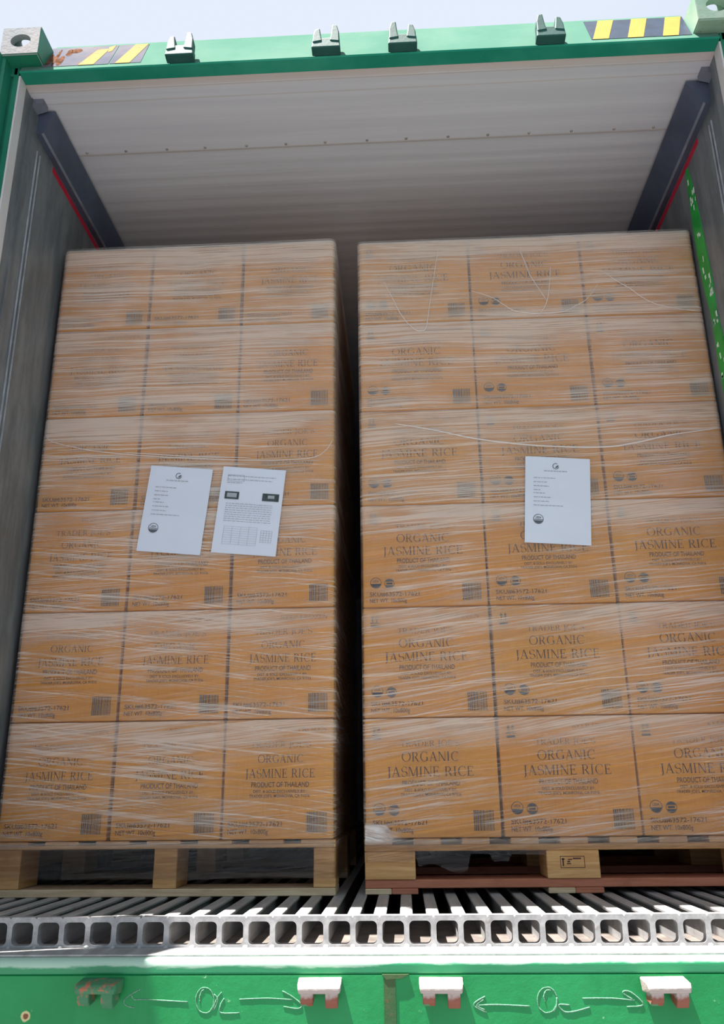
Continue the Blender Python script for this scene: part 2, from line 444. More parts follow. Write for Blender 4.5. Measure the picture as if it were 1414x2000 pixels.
# floor: aluminium T-section grating with a punched end plate
PW = 0.0631
X0 = -0.889 - PW * 4
webs = [X0 + PW * i for i in range(37)]
webs = [x for x in webs if XL - 0.02 < x < XR + 0.03]
b = MB()
for x in webs:
    b.box(x - 0.0152, x + 0.0152, 0.022, DEPTH - 0.01, -0.0085, 0.0, 0.002, 1)
    b.box(x - 0.0045, x + 0.0045, 0.016, DEPTH - 0.01, -0.063, -0.008)
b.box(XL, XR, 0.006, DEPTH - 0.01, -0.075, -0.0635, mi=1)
def ring_cell(bm_, x0, x1, z0, z1, y0, y1, mx=0.0062, mt=0.0115, mb_=0.005, r=0.011, n=5):
    hx0, hx1, hz0, hz1 = x0 + mx, x1 - mx, z0 + mb_, z1 - mt
    hole = []; outer = []
    for (cx, cz, a0, ox, oz) in ((hx1 - r, hz1 - r, 0, x1, z1), (hx0 + r, hz1 - r, 90, x0, z1), (hx0 + r, hz0 + r, 180, x0, z0), (hx1 - r, hz0 + r, 270, x1, z0)):
        for k in range(n + 1):
            a = R(a0 + 90 * k / n)
            hole.append((cx + r * math.cos(a), cz + r * math.sin(a)))
            t = k / n
            if a0 == 0:   o = (x1, cz + (z1 - cz) * min(1, 2 * t)) if t <= .5 else (x1 - (x1 - cx) * (2 * t - 1), z1)
            elif a0 == 90: o = (cx - (cx - x0) * min(1, 2 * t), z1) if t <= .5 else (x0, z1 - (z1 - cz) * (2 * t - 1))
            elif a0 == 180: o = (x0, cz - (cz - z0) * min(1, 2 * t)) if t <= .5 else (x0 + (cx - x0) * (2 * t - 1), z0)
            else: o = (cx + (x1 - cx) * min(1, 2 * t), z0) if t <= .5 else (x1, z0 + (cz - z0) * (2 * t - 1))
            outer.append(o)
    N = len(hole)
    V = lambda p, y: bm_.verts.new((p[0], y, p[1]))
    hf = [V(p, y0) for p in hole]; of = [V(p, y0) for p in outer]
    hb = [V(p, y1) for p in hole]; ob = [V(p, y1) for p in outer]
    for i in range(N):
        j = (i + 1) % N
        bm_.faces.new((of[i], of[j], hf[j], hf[i]))
        bm_.faces.new((hf[i], hf[j], hb[j], hb[i]))
        bm_.faces.new((ob[j], ob[i], hb[i], hb[j]))
        bm_.faces.new((of[j], of[i], ob[i], ob[j]))
for i in range(len(webs) - 1):
    ring_cell(b.bm, webs[i], webs[i + 1], -0.066, 0.0, 0.0, 0.024)
b.box(XL, webs[0], 0.0, 0.024, -0.066, 0.0)
b.box(webs[-1], XR, 0.0, 0.024, -0.066, 0.0)
floor = tag(b.build('floor', [M['alu'], M['alu_shaded']]), kind='structure')

# door jamb linings, white, between the post and the wall
tag(MB().box(XL - 0.006, XL, -0.040, 0.0, -0.066, 2.559).box(XL - 0.02, XL - 0.002, 0.0, 0.008, -0.066, 2.559).build('trim_1', M['liner_white']), kind='structure')
tag(MB().box(XR, XR + 0.006, -0.040, 0.0, -0.066, 2.559).box(XR + 0.002, XR + 0.02, 0.0, 0.008, -0.066, 2.559).build('trim_2', M['liner_white']), kind='structure')

# vertical jamb strip parts and painted marks on the walls
for w, X, s in ((wall_left, XL, 1), (wall_right, XW, -1)):
    b = MB()
    xs = sorted((X, X + s * 0.006))
    b.box(xs[0], xs[1], 0.127, 0.130, 0.0, 2.40, 0.001, 1)
    b.box(xs[0], xs[1], 0.150, 0.153, 0.0, 2.40, 0.001, 1)
    b.build('joint_strip', M['joint'], w)
    b = MB()
    xs = sorted((X, X + s * 0.0015))
    b.box(xs[0], xs[1], 0.26, DEPTH - 0.3, 2.424, 2.447)
    tag(b.build('load_line', M['red'], w), 'red painted load line')
# red warning text block low on the left jamb
b = MB()
for i in range(7):
    b.box(XL, XL + 0.0012, 0.010 + 0.001 * (i % 2), 0.056 + (0.03 if i % 3 else 0.036), 1.425 + i * 0.0095, 1.431 + i * 0.0095)
tag(b.build('warning_print', M['red'], wall_left), 'red print')
# green strip with worn white lettering on the right wall
b = MB()
pts = [(2.42, .385, .008), (2.36, .383, .018), (2.28, .380, .026), (2.18, .377, .033), (2.08, .374, .036), (1.98, .368, .037), (1.90, .362, .036), (1.82, .358, .024),
       (1.76, .355, .026), (1.68, .350, .034), (1.58, .346, .037), (1.48, .343, .037), (1.38, .342, .037), (1.30, .342, .030)]
va = [[b.bm.verts.new((XW - dx, y + sgn * hw, z)) for (z, y, hw) in pts] for dx in (0.003, 0.0) for sgn in (-1, 1)]
for i in range(len(pts) - 1):
    b.bm.faces.new((va[0][i], va[1][i], va[1][i + 1], va[0][i + 1]))
    b.bm.faces.new((va[0][i], va[0][i + 1], va[2][i + 1], va[2][i]))
    b.bm.faces.new((va[1][i + 1], va[1][i], va[3][i], va[3][i + 1]))
strip = tag(b.build('label_strip', M['strip_green'], wall_right), 'green strip with worn white marks')
rs = random.Random(4)
b = MB()
for (za, zb_, n) in ((2.36, 2.22, 9), (2.16, 2.10, 4), (2.02, 1.86, 12), (1.78, 1.55, 14), (1.5, 1.32, 10)):
    for i in range(n):
        z = rs.uniform(zb_, za); y = 0.352 + 0.03 * (z - 1.7) + rs.uniform(-0.024, 0.024); l = rs.uniform(0.008, 0.026); w_ = rs.uniform(0.002, 0.006)
        sl = rs.uniform(-0.003, 0.003)
        b.face([(XW - 0.0034, y - w_, z), (XW - 0.0034, y + w_, z), (XW - 0.0034, y + w_ + sl, z + l), (XW - 0.0034, y - w_ + sl, z + l)])
b.build('worn_marks', M['strip_white'], strip)

# load rails under the ceiling at both walls
def side_rail(X, s, label, xtop, ztop):
    e = empty('side_rail', (X, 0.11, CEIL))
    b = MB()
    xt = xtop - X
    poly = [(0.0, ztop - CEIL), (xt, ztop - CEIL), (xt + s * 0.002, ztop - CEIL - 0.006), (s * 0.026, -0.100), (s * 0.018, -0.104), (0.0, -0.104)]
    b.prism(poly, 'y', 0.0, DEPTH - 0.4)
    b.build('rail', M['rail'], e)
    b = MB()
    b.prism([(0.0, 0.0), (s * 0.036, 0.0), (s * 0.036, -0.018), (0.0, -0.03)], 'y', -0.050, -0.010)
    b.build('end_clip', M['gasket'], e)
    b = MB()
    b.prism([(s * 0.0195, -0.1045), (s * 0.0265, -0.1025), (s * 0.027, -0.100), (s * 0.021, -0.101)], 'y', 0.0, DEPTH - 0.4)
    b.build('edge_lip', M['edge'], e)
    tag(e, label, 'rail', 'dark rails along the tops of the side walls')
    return e
side_rail(XL, 1, 'dark blue grey metal rail running under the ceiling along the left wall', -1.100, 2.552)
side_rail(XW, -1, 'dark blue grey metal rail running under the ceiling along the right wall', 1.078, 2.552)

# open doors, swung out past the frame on both sides
def door_leaf(name, hx, hy, ang, s):
    d = Vector((s * math.sin(ang), -math.cos(ang)))
    nrm = Vector((s * math.cos(ang), math.sin(ang)))
    p0 = Vector((hx, hy)); p1 = p0 + d * 1.14
    q1 = p1 + nrm * 0.09; q0 = p0 + nrm * 0.09
    b = MB()
    b.prism([tuple(p0), tuple(p1), tuple(q1), tuple(q0)], 'z', -0.08, 2.60)
    o = tag(b.build(name, M['post_green']), kind='structure')
    b = MB()
    for t in (0.3, 0.75):
        c = p0 + d * t + nrm * 0.12
        b.tube([(c.x, c.y, -0.15), (c.x, c.y, 2.62)], 0.017, 8)
    b.build('lock_rod', M['casting'], o, smooth=True)
    b = MB()
    for z in (0.15, 0.55, 2.30):
        c = p0 + nrm * 0.05
        b.box(c.x - 0.03, c.x + 0.03, c.y - 0.01, c.y + 0.02, z - 0.06, z + 0.06)
    b.build('hinge', M['casting'], o)
    return o
door_leaf('door_1', -1.222, -0.208, R(22.8), -1)
door_leaf('door_2', 1.225, -0.208, R(22.8), 1)

# ------------------------------------------------------------------ door header with hazard tape and cam keepers
header = empty('door_header', (XC, 0, CEIL))
def H(o):                                   # geometry is written in world metres, the parent sits at the base
    o.location = (-XC, 0, -CEIL); return o
b = MB()
b.prism([(-0.055, 2.563), (-0.051, 2.559), (-0.001, 2.559), (-0.001, 2.5635), (0.02, 2.5635), (0.02, 2.5935), (-0.0418, 2.5935)], 'x', XL + 0.0005, XR - 0.0005)
b.prism([(-0.0418, 2.5935), (0.02, 2.5935), (0.029, 2.715), (0.20, 2.715), (0.20, 2.755), (0.034, 2.755), (0.026, 2.750)], 'x', -1.082, 1.060)
M['header_sunlit'] = paint('sunlit_green', (0.085, 0.185, 0.140), (0.115, 0.21, 0.165), (0.16, 0.17, 0.14), 0.8, 0.70, streak=False, spec=0.0)  # paler slope colour has the hazy, sunlit look of the face painted in
beam = H(b.build('beam', [M['header_green'], M['header_sunlit']], header))
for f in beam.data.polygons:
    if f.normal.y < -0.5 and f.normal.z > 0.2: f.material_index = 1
def on_face(x, s, off=0.0):                 # s 0..1 up the sloping front face
    n = Vector((0, -0.187, 0.081)).normalized()
    return Vector((x, -0.055 + 0.081 * s, 2.563 + 0.187 * s)) + n * off
def tape(parts, mat, name, parent, off):
    b = MB()
    for quad in parts:
        b.face([on_face(x, s, off) for x, s in quad])
        b.face([on_face(x, s, off + 0.0006) for x, s in quad])
        f0 = [on_face(x, s, off) for x, s in quad]; f1 = [on_face(x, s, off + 0.0006) for x, s in quad]
        for i in range(4):
            j = (i + 1) % 4
            b.face([f0[i], f0[j], f1[j], f1[i]])
    return H(b.build(name, mat, parent))
SB, ST = 0.12, 0.93
M['tape_worn'] = paint('worn_grey_tape', (0.105, 0.110, 0.140), (0.175, 0.165, 0.18), (0.20, 0.11, 0.07), 0.7, 0.57, streak=False, spec=0.0)
M['tape_worn_yellow'] = paint('worn_yellow_tape', (0.34, 0.25, 0.10), (0.28, 0.22, 0.12), (0.15, 0.13, 0.13), 0.7, 0.60, streak=False, spec=0.0)
t1 = tape([[(0.732, SB), (1.054, SB), (1.060, ST), (0.732, ST)]], M['black_tape'], 'hazard_tape', header, 0.0006)
tag(t1, 'yellow and dark blue hazard tape')
def child_of(o, p):
    o.parent = p
    o.location = (0, 0, 0)
    return o
for x0 in (0.736, 0.8475, 0.960):
    child_of(tape([[(x0, SB), (x0 + 0.051, SB), (x0 + 0.096, ST), (x0 + 0.044, ST)]], M['yellow'], 'yellow_stripe', header, 0.0014), t1)
t2 = tape([[(-1.092, SB), (-0.862, SB), (-0.858, ST), (-1.092, ST)], [(-0.858, SB), (-0.753, SB), (-0.752, ST), (-0.854, ST)]], M['tape_worn'], 'hazard_tape', header, 0.0006)
tag(t2, 'worn rusty yellow and grey hazard tape')
child_of(tape([[(-0.965, SB), (-0.912, SB), (-0.884, 0.78), (-0.925, 0.78)], [(-0.884, 0.62), (-0.872, 0.68), (-0.868, ST), (-0.890, 0.86)]], M['tape_worn_yellow'], 'yellow_stripe', header, 0.0014), t2)
child_of(tape([[(-0.840, SB), (-0.790, SB), (-0.754, ST), (-0.800, ST)]], M['tape_worn_yellow'], 'yellow_stripe', header, 0.0014), t2)
rr_ = random.Random(2)
M['rust'] = plain('rust', (0.17, 0.085, 0.055), 0.8, 0.6, nscale=50, spec=0.0)
b = MB()
for (x, s, w, h_) in ((-1.075, .15, .012, .5), (-1.055, .12, .006, .75), (-1.035, .14, .014, .42), (-1.02, .55, .012, .3), (-1.00, .66, .02, .2)):
    n = 10
    b.face([on_face(x + w * math.cos(6.283 * i / n) * rr_.uniform(.7, 1.2), s + h_ / 2 + h_ / 2 * math.sin(6.283 * i / n), 0.0016) for i in range(n)])
child_of(H(b.build('rust_patch', M['rust'], header)), t2)

def keeper_mesh(worn=False, tall=1):
    """cam keeper: a foot plate and two hooked ears with a slot between them; tall = side of the taller ear"""
    b = MB()
    b.prism([(-0.047, -0.010), (0.047, -0.010), (0.045, 0.022), (0.040, 0.034), (-0.040, 0.034), (-0.045, 0.022)], 'y', -0.034, 0.0)
    for s in (-1, 1):
        h1 = 0.094 if s == tall else 0.078
        b.prism([(s * 0.044, 0.012), (s * 0.012, 0.018), (s * 0.016, 0.045), (s * 0.020, h1), (s * 0.036, h1 - 0.004), (s * 0.043, h1 - 0.034)], 'y', -0.036, -0.002)
    es = [e for e in b.bm.edges if len(e.link_faces) == 2 and e.calc_face_angle() > 0.5]
    bmesh.ops.bevel(b.bm, geom=es, offset=0.0035, segments=2, profile=0.5, affect='EDGES')
    return b
for x, tl in ((-0.612, 1), (-0.131, 1), (0.118, -1), (0.594, -1)):
    o = keeper_mesh(False, tl).build('lock_keeper', M['keeper_dark'], header)
    o.location = (x - XC, -0.056, 2.570 - CEIL)
    o.rotation_euler = (R(-6), 0, 0)
tag(header, 'green steel beam above the opening with striped hazard tape at both ends', 'beam')

# ------------------------------------------------------------------ corner posts with castings
def casting(s):
    """hollow corner block with an oval hole in front, side and top"""
    b = MB()
    X, Y, Z = 0.128, 0.17, 0.112
    def plate(o, u, v, w, h_, rx, ry, nrm, th=0.022, n=28):
        o, u, v, nrm = Vector(o), Vector(u), Vector(v), Vector(nrm)
        c = o + u * w / 2 + v * h_ / 2
        inn, out = [], []
        for a in sorted([2 * math.pi * k / n for k in range(n)] + [math.atan2(q * h_, p * w) % (2 * math.pi) for p in (-1, 1) for q in (-1, 1)]):
            ca, sa = math.cos(a), math.sin(a)
            inn.append(c + u * rx * ca + v * ry * sa)
            m = max(abs(ca) / (w / 2), abs(sa) / (h_ / 2))
            out.append(c + u * ca / m + v * sa / m)
        n = len(inn)
        V = lambda p: b.bm.verts.new(p)
        a0 = [V(p) for p in inn]; a1 = [V(p) for p in out]; b0 = [V(p - nrm * th) for p in inn]; b1 = [V(p - nrm * th) for p in out]
        for k in range(n):
            j = (k + 1) % n
            b.bm.faces.new((a1[k], a1[j], a0[j], a0[k])); b.bm.faces.new((a0[k], a0[j], b0[j], b0[k]))
            b.bm.faces.new((b1[j], b1[k], b0[k], b0[j])); b.bm.faces.new((a1[j], a1[k], b1[k], b1[j]))
    plate((-X / 2 + 0.001, -Y / 2 - 0.001, 0.001), (1, 0, 0), (0, 0, 1), X - 0.002, Z - 0.002, 0.034, 0.027, (0, -1, 0))
    plate((-X / 2 + 0.002, -Y / 2 + 0.001, Z), (1, 0, 0), (0, 1, 0), X - 0.004, Y - 0.002, 0.032, 0.060, (0, 0, 1))
    plate((-s * X / 2, -Y / 2, 0.0005), (0, 1, 0), (0, 0, 1), Y, Z, 0.040, 0.028, (-s, 0, 0))
    xi = s * X / 2
    # inner side face, rounded at the back
    pts = [(-Y / 2, 0), (-Y / 2, Z)] + [(Y / 2 - 0.06 + 0.06 * math.sin(R(a)), Z - 0.06 + 0.06 * math.cos(R(a))) for a in range(0, 91, 15)] + [(Y / 2, 0)]
    b.prism(pts, 'x', *sorted((xi - s * 0.022, xi + s * 0.001)), mi=1)
    b.box(-X / 2 + 0.0015, X / 2 - 0.0015, -Y / 2 + 0.0005, Y / 2 - 0.0005, -0.004, 0.014, 0.002, 1, mi=1)
    b.box(-X / 2 + 0.003, X / 2 - 0.003, Y / 2 - 0.022, Y / 2 - 0.0012, 0.002, 0.06)
    return b
def post(X, s, label, mat_c):
    # X is the inner face (wall side); s points into the opening
    e = empty('corner_post', (X, -0.04, -0.30))
    b = MB()
    xo = X - s * 0.047
    # front flange, outer lip and a groove between
    poly = [(X, -0.040), (X, -0.001), (xo, -0.001), (xo, -0.136), (xo + s * 0.008, -0.136), (xo + s * 0.010, -0.085), (xo + s * 0.018, -0.080), (xo + s * 0.018, -0.030),
            (xo + s * 0.026, -0.030), (xo + s * 0.030, -0.040)]
    b.prism([(x - X, y + 0.04) for x, y in poly], 'z', 0.0, 2.895)
    b.build('post', M['post_green'], e)
    c = casting(s).build('corner_casting', [mat_c, M['post_green'] if s > 0 else mat_c], e)
    c.location = ((xo + s * 0.064) - X, 0.034, 2.899)
    (MB().box(-0.060, -0.018, -0.02, 0.03, 2.862, 2.897, 0.004, 1) if s > 0 else MB().box(0.018, 0.060, -0.02, 0.03, 2.862, 2.897, 0.004, 1)).build('casting_foot', M['post_green'], e).location = ((xo + s * 0.062) - X, 0.02, 0)
    tag(e, label, 'post', 'green corner posts of the opening')
post(XL - 0.0065, 1, 'dark green corner post at the left edge with a rusty grey corner block on top', M['casting'])
post(XR + 0.0065, -1, 'green corner post at the right edge with a pale green corner block on top', M['casting_green'])

# ------------------------------------------------------------------ door sill with lock keepers and chalk
sill = empty('door_sill', (XC, -0.09, -0.40))
def S_(o):
    o.location = (-XC, 0.09, 0.40); return o
b = MB()
b.prism([(-0.104, -0.1065), (-0.104, -0.40), (0.10, -0.40), (0.10, -0.086), (-0.07, -0.086)], 'x', -1.22, 1.20)
S_(b.build('beam', M['sill_green'], sill))
b = MB()
arc = [(-0.0895 - 0.0150 * math.sin(R(a)), -0.0865 + 0.0155 * math.cos(R(a))) for a in range(0, 91, 10)]
b.prism([(-0.02, -0.0705)] + arc + [(-0.1043, -0.100), (-0.102, -0.1035), (-0.02, -0.1035)], 'x', -1.22, 1.20)
nose = S_(b.build('lip', M['nose'], sill))
b = MB()
b.box(XL, XR, -0.088, 0.0, -0.0708, -0.0662, 0.001, 1)
for x in webs:                                                        # weld beads at the foot of each web
    b.dome((x, -0.001, -0.066), 0.007, 0.005, (0, -0.6, 0.8), 8)
S_(b.build('threshold_plate', M['alu'], sill))
b = MB()
b.prism([(0.004, -0.400), (0.032, -0.400), (0.030, -0.115), (0.026, -0.106), (0.008, -0.106), (0.005, -0.12)], 'y', -0.1062, -0.1035)
M['weld'] = paint('weld_dirt', (0.030, 0.105, 0.035), (0.085, 0.115, 0.05), (0.16, 0.08, 0.05), 0.7, 0.55)
tag(S_(b.build('weld_seam', M['weld'], sill)), 'brown weld seam')
b = MB()
b.prism([(0.001, -0.104), (0.060, -0.104), (0.045, -0.112), (0.010, -0.114)], 'y', -0.1075, -0.103)
S_(b.build('weld_seam', M['weld'], sill))
for x, wy in ((-0.622, -7), (-0.136, 4), (0.130, -3), (0.609, 6)):
    b = MB()
    # top plate sloping down to the front, two rusty legs hanging from it
    b.prism([(0.0, 0.0), (-0.046, -0.006), (-0.052, -0.014), (-0.050, -0.024), (0.0, -0.030)], 'x', -0.048, 0.048)
    for s in (-1, 1):
        b.prism([(-0.004, -0.020), (-0.048, -0.020), (-0.047, -0.040), (-0.036, -0.050 - 0.005 * (s > 0)), (-0.006, -0.046)], 'x', *sorted((s * 0.043, s * 0.014)))
    for v in b.bm.verts:
        if v.co.z < -0.012: v.co.x *= 0.93
    es = [e for e in b.bm.edges if len(e.link_faces) == 2 and e.calc_face_angle() > 0.5]
    bmesh.ops.bevel(b.bm, geom=es, offset=0.003, segments=2, profile=0.5, affect='EDGES')
    o = b.build('lock_keeper', M['keeper_rusty_shaded'] if x < -0.5 else M['keeper_rusty_lit'], sill)
    o.location = ((x - 0.063) * 0.9925 + 0.063 - XC, -0.0135, -0.109 + 0.40)
    o.rotation_euler = (0, 0, R(wy * 0.5))
    tag(o, 'green and rusty bracket' if x < -0.5 else 'rusty bracket with sunlit pale top')
CHALK = [[[(-0.538, -0.135), (-0.562, -0.147), (-0.573, -0.157), (-0.567, -0.167), (-0.549, -0.171)], [(-0.557, -0.146), (-0.55, -0.155), (-0.526, -0.155), (-0.43, -0.16)], [(-0.397, -0.132), (-0.402, -0.134), (-0.407, -0.139), (-0.41, -0.144), (-0.412, -0.151), (-0.412, -0.158), (-0.41, -0.166), (-0.407, -0.172), (-0.403, -0.177), (-0.397, -0.18), (-0.391, -0.181), (-0.386, -0.181), (-0.38, -0.178), (-0.376, -0.173), (-0.373, -0.167), (-0.372, -0.16), (-0.372, -0.153), (-0.375, -0.146), (-0.378, -0.14), (-0.383, -0.135), (-0.388, -0.133), (-0.394, -0.132), (-0.4, -0.133)], [(-0.372, -0.145), (-0.363, -0.156), (-0.371, -0.176)], [(-0.355, -0.141), (-0.365, -0.153), (-0.374, -0.175)], [(-0.349, -0.153), (-0.357, -0.167), (-0.355, -0.181), (-0.314, -0.181)], [(-0.395, -0.136), (-0.397, -0.137), (-0.399, -0.138), (-0.401, -0.141), (-0.402, -0.144), (-0.403, -0.147), (-0.404, -0.151), (-0.403, -0.155), (-0.403, -0.159)], [(-0.315, -0.155), (-0.254, -0.153), (-0.198, -0.156)], [(-0.22, -0.139), (-0.196, -0.151), (-0.177, -0.166), (-0.186, -0.173), (-0.217, -0.169)]], [[(0.32, -0.169), (0.253, -0.166), (0.21, -0.167)], [(0.225, -0.15), (0.199, -0.166), (0.227, -0.181)], [(0.221, -0.156), (0.206, -0.167), (0.223, -0.176)], [(0.353, -0.134), (0.348, -0.137), (0.343, -0.142), (0.34, -0.148), (0.338, -0.155), (0.338, -0.162), (0.339, -0.169), (0.342, -0.174), (0.347, -0.178), (0.352, -0.181), (0.358, -0.181), (0.364, -0.18), (0.37, -0.177), (0.374, -0.172), (0.378, -0.166), (0.38, -0.159), (0.38, -0.152), (0.378, -0.146), (0.375, -0.14), (0.371, -0.136), (0.365, -0.133), (0.359, -0.133), (0.353, -0.134)], [(0.368, -0.139), (0.365, -0.138), (0.362, -0.138), (0.358, -0.139), (0.355, -0.143), (0.353, -0.147), (0.352, -0.152), (0.353, -0.156), (0.354, -0.16)], [(0.38, -0.152), (0.378, -0.168), (0.371, -0.179)], [(0.406, -0.167), (0.383, -0.166), (0.393, -0.179), (0.414, -0.179), (0.449, -0.171)], [(0.435, -0.154), (0.497, -0.154), (0.546, -0.158)], [(0.543, -0.157), (0.522, -0.143), (0.539, -0.142), (0.564, -0.166), (0.528, -0.17)]]]
for grp, thick in zip(CHALK, (1.0, 1.15)):
    b = MB()
    for i, st in enumerate(grp):
        path = smooth_path([((x - 0.063) * 0.9925 + 0.063, -0.1045, z + 0.0026) for x, z in st], 4)
        wid = (0.0013 if len(st) < 12 else 0.0010) * thick
        rs = random.Random(i)
        b.tube(path, lambda t, w=wid, q=rs: w * q.uniform(0.75, 1.15), 6, 0.45)
    tag(S_(b.build('chalk_marking', M['chalk'], sill, smooth=True)), 'white chalk OK between two arrows')
tag(sill, 'bright green steel sill across the bottom with four brackets and chalked arrows', 'sill')

# ------------------------------------------------------------------ lettering
def arc_pts(cx, cy, rx, ry, a0, a1, n=14):
    return [(cx + rx * math.cos(R(a0 + (a1 - a0) * i / n)), cy + ry * math.sin(R(a0 + (a1 - a0) * i / n))) for i in range(n + 1)]
TK, TN = 0.115, 0.05      # thick and thin strokes of the serif capitals (cap height 1)
def glyph(ch):
    """-> (polygons, advance)"""
    P = []
    def rect(x0, x1, y0, y1): P.append([(x0, y0), (x1, y0), (x1, y1), (x0, y1)])
    def stem(x, w=TK, y0=0.0, y1=1.0, sb=True, stp=True, sl=0.07, sr=0.07):
        rect(x, x + w, y0, y1)
        if sb: rect(x - sl, x + w + sr, y0, y0 + 0.04)
        if stp: rect(x - sl, x + w + sr, y1 - 0.04, y1)
    def bar(x0, x1, y, w=TN, tip=0):
        rect(x0, x1, y, y + w)
        if tip: rect(x1 - 0.035, x1 + 0.01, y - (0.13 if tip in (-1, 2) else 0.0), y + w + (0.13 if tip in (1, 2) else 0.0))
    def diag(x0, y0, x1, y1, w): P.append([(x0, y0), (x0 + w, y0), (x1 + w, y1), (x1, y1)])
    def ring(cx, cy, rx, ry, a0, a1, tk=TK, tn=TN * .9, n=22):
        o = arc_pts(cx, cy, rx, ry, a0, a1, n); i_ = arc_pts(cx, cy, rx - tk, ry - tn, a0, a1, n)
        for k in range(n): P.append([o[k], o[k + 1], i_[k + 1], i_[k]])
    adv = 0.8
    if ch == 'A': diag(0.06, 0, 0.36, 1.0, 0.05); diag(0.62, 0, 0.33, 1.0, 0.125); rect(0.17, 0.62, 0.32, 0.37); rect(0, 0.20, 0, .04); rect(0.55, 0.83, 0, .04); adv = 0.86
    elif ch == 'C': ring(0.46, 0.5, 0.44, 0.52, 48, 312); rect(0.70, 0.74, 0.70, 0.99); adv = 0.84
    elif ch == 'G': ring(0.46, 0.5, 0.44, 0.52, 48, 320); stem(0.68, TK, 0.06, 0.44, False, True, 0.1, 0.05); rect(0.70, 0.74, 0.70, 0.99); adv = 0.92
    elif ch == 'O': ring(0.48, 0.5, 0.47, 0.52, 0, 360, n=32); adv = 1.0
    elif ch == 'D': stem(0.08); ring(0.36, 0.5, 0.50, 0.5, -90, 90); rect(0.1, 0.37, 0.95, 1.0); rect(0.1, 0.37, 0, .05); adv = 0.93
    elif ch == 'E': stem(0.08); bar(0.1, 0.58, 0.95, TN, -1); bar(0.1, 0.46, 0.49, TN, 2); bar(0.1, 0.62, 0.0, TN, 1); adv = 0.70
    elif ch == 'F': stem(0.08); bar(0.1, 0.58, 0.95, TN, -1); bar(0.1, 0.46, 0.48, TN, 2); adv = 0.65
    elif ch == 'I': stem(0.08); adv = 0.36
    elif ch == 'J': stem(0.12, TK, -0.10, 1.0, False, True); diag(0.02, -0.22, 0.12, -0.08, 0.09); adv = 0.38
    elif ch == 'K': stem(0.08); diag(0.20, 0.42, 0.60, 0.98, 0.055); diag(0.62, 0.0, 0.28, 0.55, 0.13); rect(0.52, 0.75, .96, 1); rect(0.58, 0.83, 0, .04); adv = 0.82
    elif ch == 'L': stem(0.08); bar(0.1, 0.60, 0.0, TN, 1); adv = 0.66
    elif ch == 'M': stem(0.06, TN); stem(0.80, TK); diag(0.44, 0.02, 0.08, 1.0, 0.12); diag(0.46, 0.02, 0.82, 1.0, 0.05); adv = 1.03
    elif ch == 'N': stem(0.07, TN, 0, 1, True, False); stem(0.68, TN, 0, 1, False, True); diag(0.61, 0.0, 0.04, 1.0, 0.13); rect(-0.02, 0.12, .96, 1); adv = 0.84
    elif ch == 'P': stem(0.08); ring(0.34, 0.72, 0.27, 0.28, -90, 90); rect(0.1, 0.35, 0.95, 1.0); rect(0.1, 0.35, 0.44, 0.49); adv = 0.66
    elif ch == 'R': stem(0.08); ring(0.34, 0.73, 0.27, 0.27, -90, 90); rect(0.1, 0.35, 0.95, 1.0); rect(0.1, 0.35, 0.46, 0.51); diag(0.58, 0.0, 0.30, 0.48, 0.13); rect(0.60, 0.78, 0, .04); adv = 0.80
    elif ch == 'S':
        o = arc_pts(0.30, 0.74, 0.25, 0.27, 30, 255, 14) + arc_pts(0.30, 0.25, 0.26, 0.27, 75, -150, 14)
        for k in range(len(o) - 1):
            (x0, y0), (x1, y1) = o[k], o[k + 1]
            w = 0.055 if k < 4 or k > 24 else 0.09
            P.append([(x0 - w * .5, y0 - w * .35), (x0 + w * .5, y0 + w * .35), (x1 + w * .5, y1 + w * .35), (x1 - w * .5, y1 - w * .35)])
        rect(0.48, 0.52, 0.76, 0.98); rect(0.05, 0.09, 0.03, 0.26); adv = 0.62
    elif ch == 'T': stem(0.32, TK, 0, 1, True, False); rect(0.03, 0.73, 0.95, 1.0); rect(0.03, 0.075, 0.80, 1); rect(0.685, 0.73, 0.80, 1); adv = 0.76
    elif ch == 'Z': rect(0.06, 0.66, .95, 1); rect(0.04, 0.68, 0, .05); diag(0.04, 0.0, 0.53, 1.0, 0.13); rect(0.06, 0.10, .82, 1); rect(0.64, 0.68, 0, .18); adv = 0.74
    elif ch == 'H': stem(0.08); stem(0.60); rect(0.1, 0.62, 0.48, 0.53); adv = 0.84
    elif ch == 'U': stem(0.08, TK, 0.25, 1.0, False, True); stem(0.62, TN, .25, 1.0, False, True); ring(0.375, 0.27, 0.295, 0.29, 180, 360, 0.09, TN); adv = 0.82
    elif ch == "'": P.append([(0.06, 0.72), (0.12, 0.72), (0.17, 1.0), (0.05, 1.0)]); adv = 0.24
    else: adv = 0.34
    return P, adv
def serif_line(b, text, xc, z, width, h, y=0.0):
    total = 0; lay = []
    for ch in text:
        P, a = glyph(ch); lay.append((P, total)); total += a + 0.06
    total -= 0.06
    sx = width / total
    for P, ox in lay:
        for poly in P:
            b.face([(xc - width / 2 + (px + ox) * sx, y, z + py * h) for px, py in poly])
_sans = {}
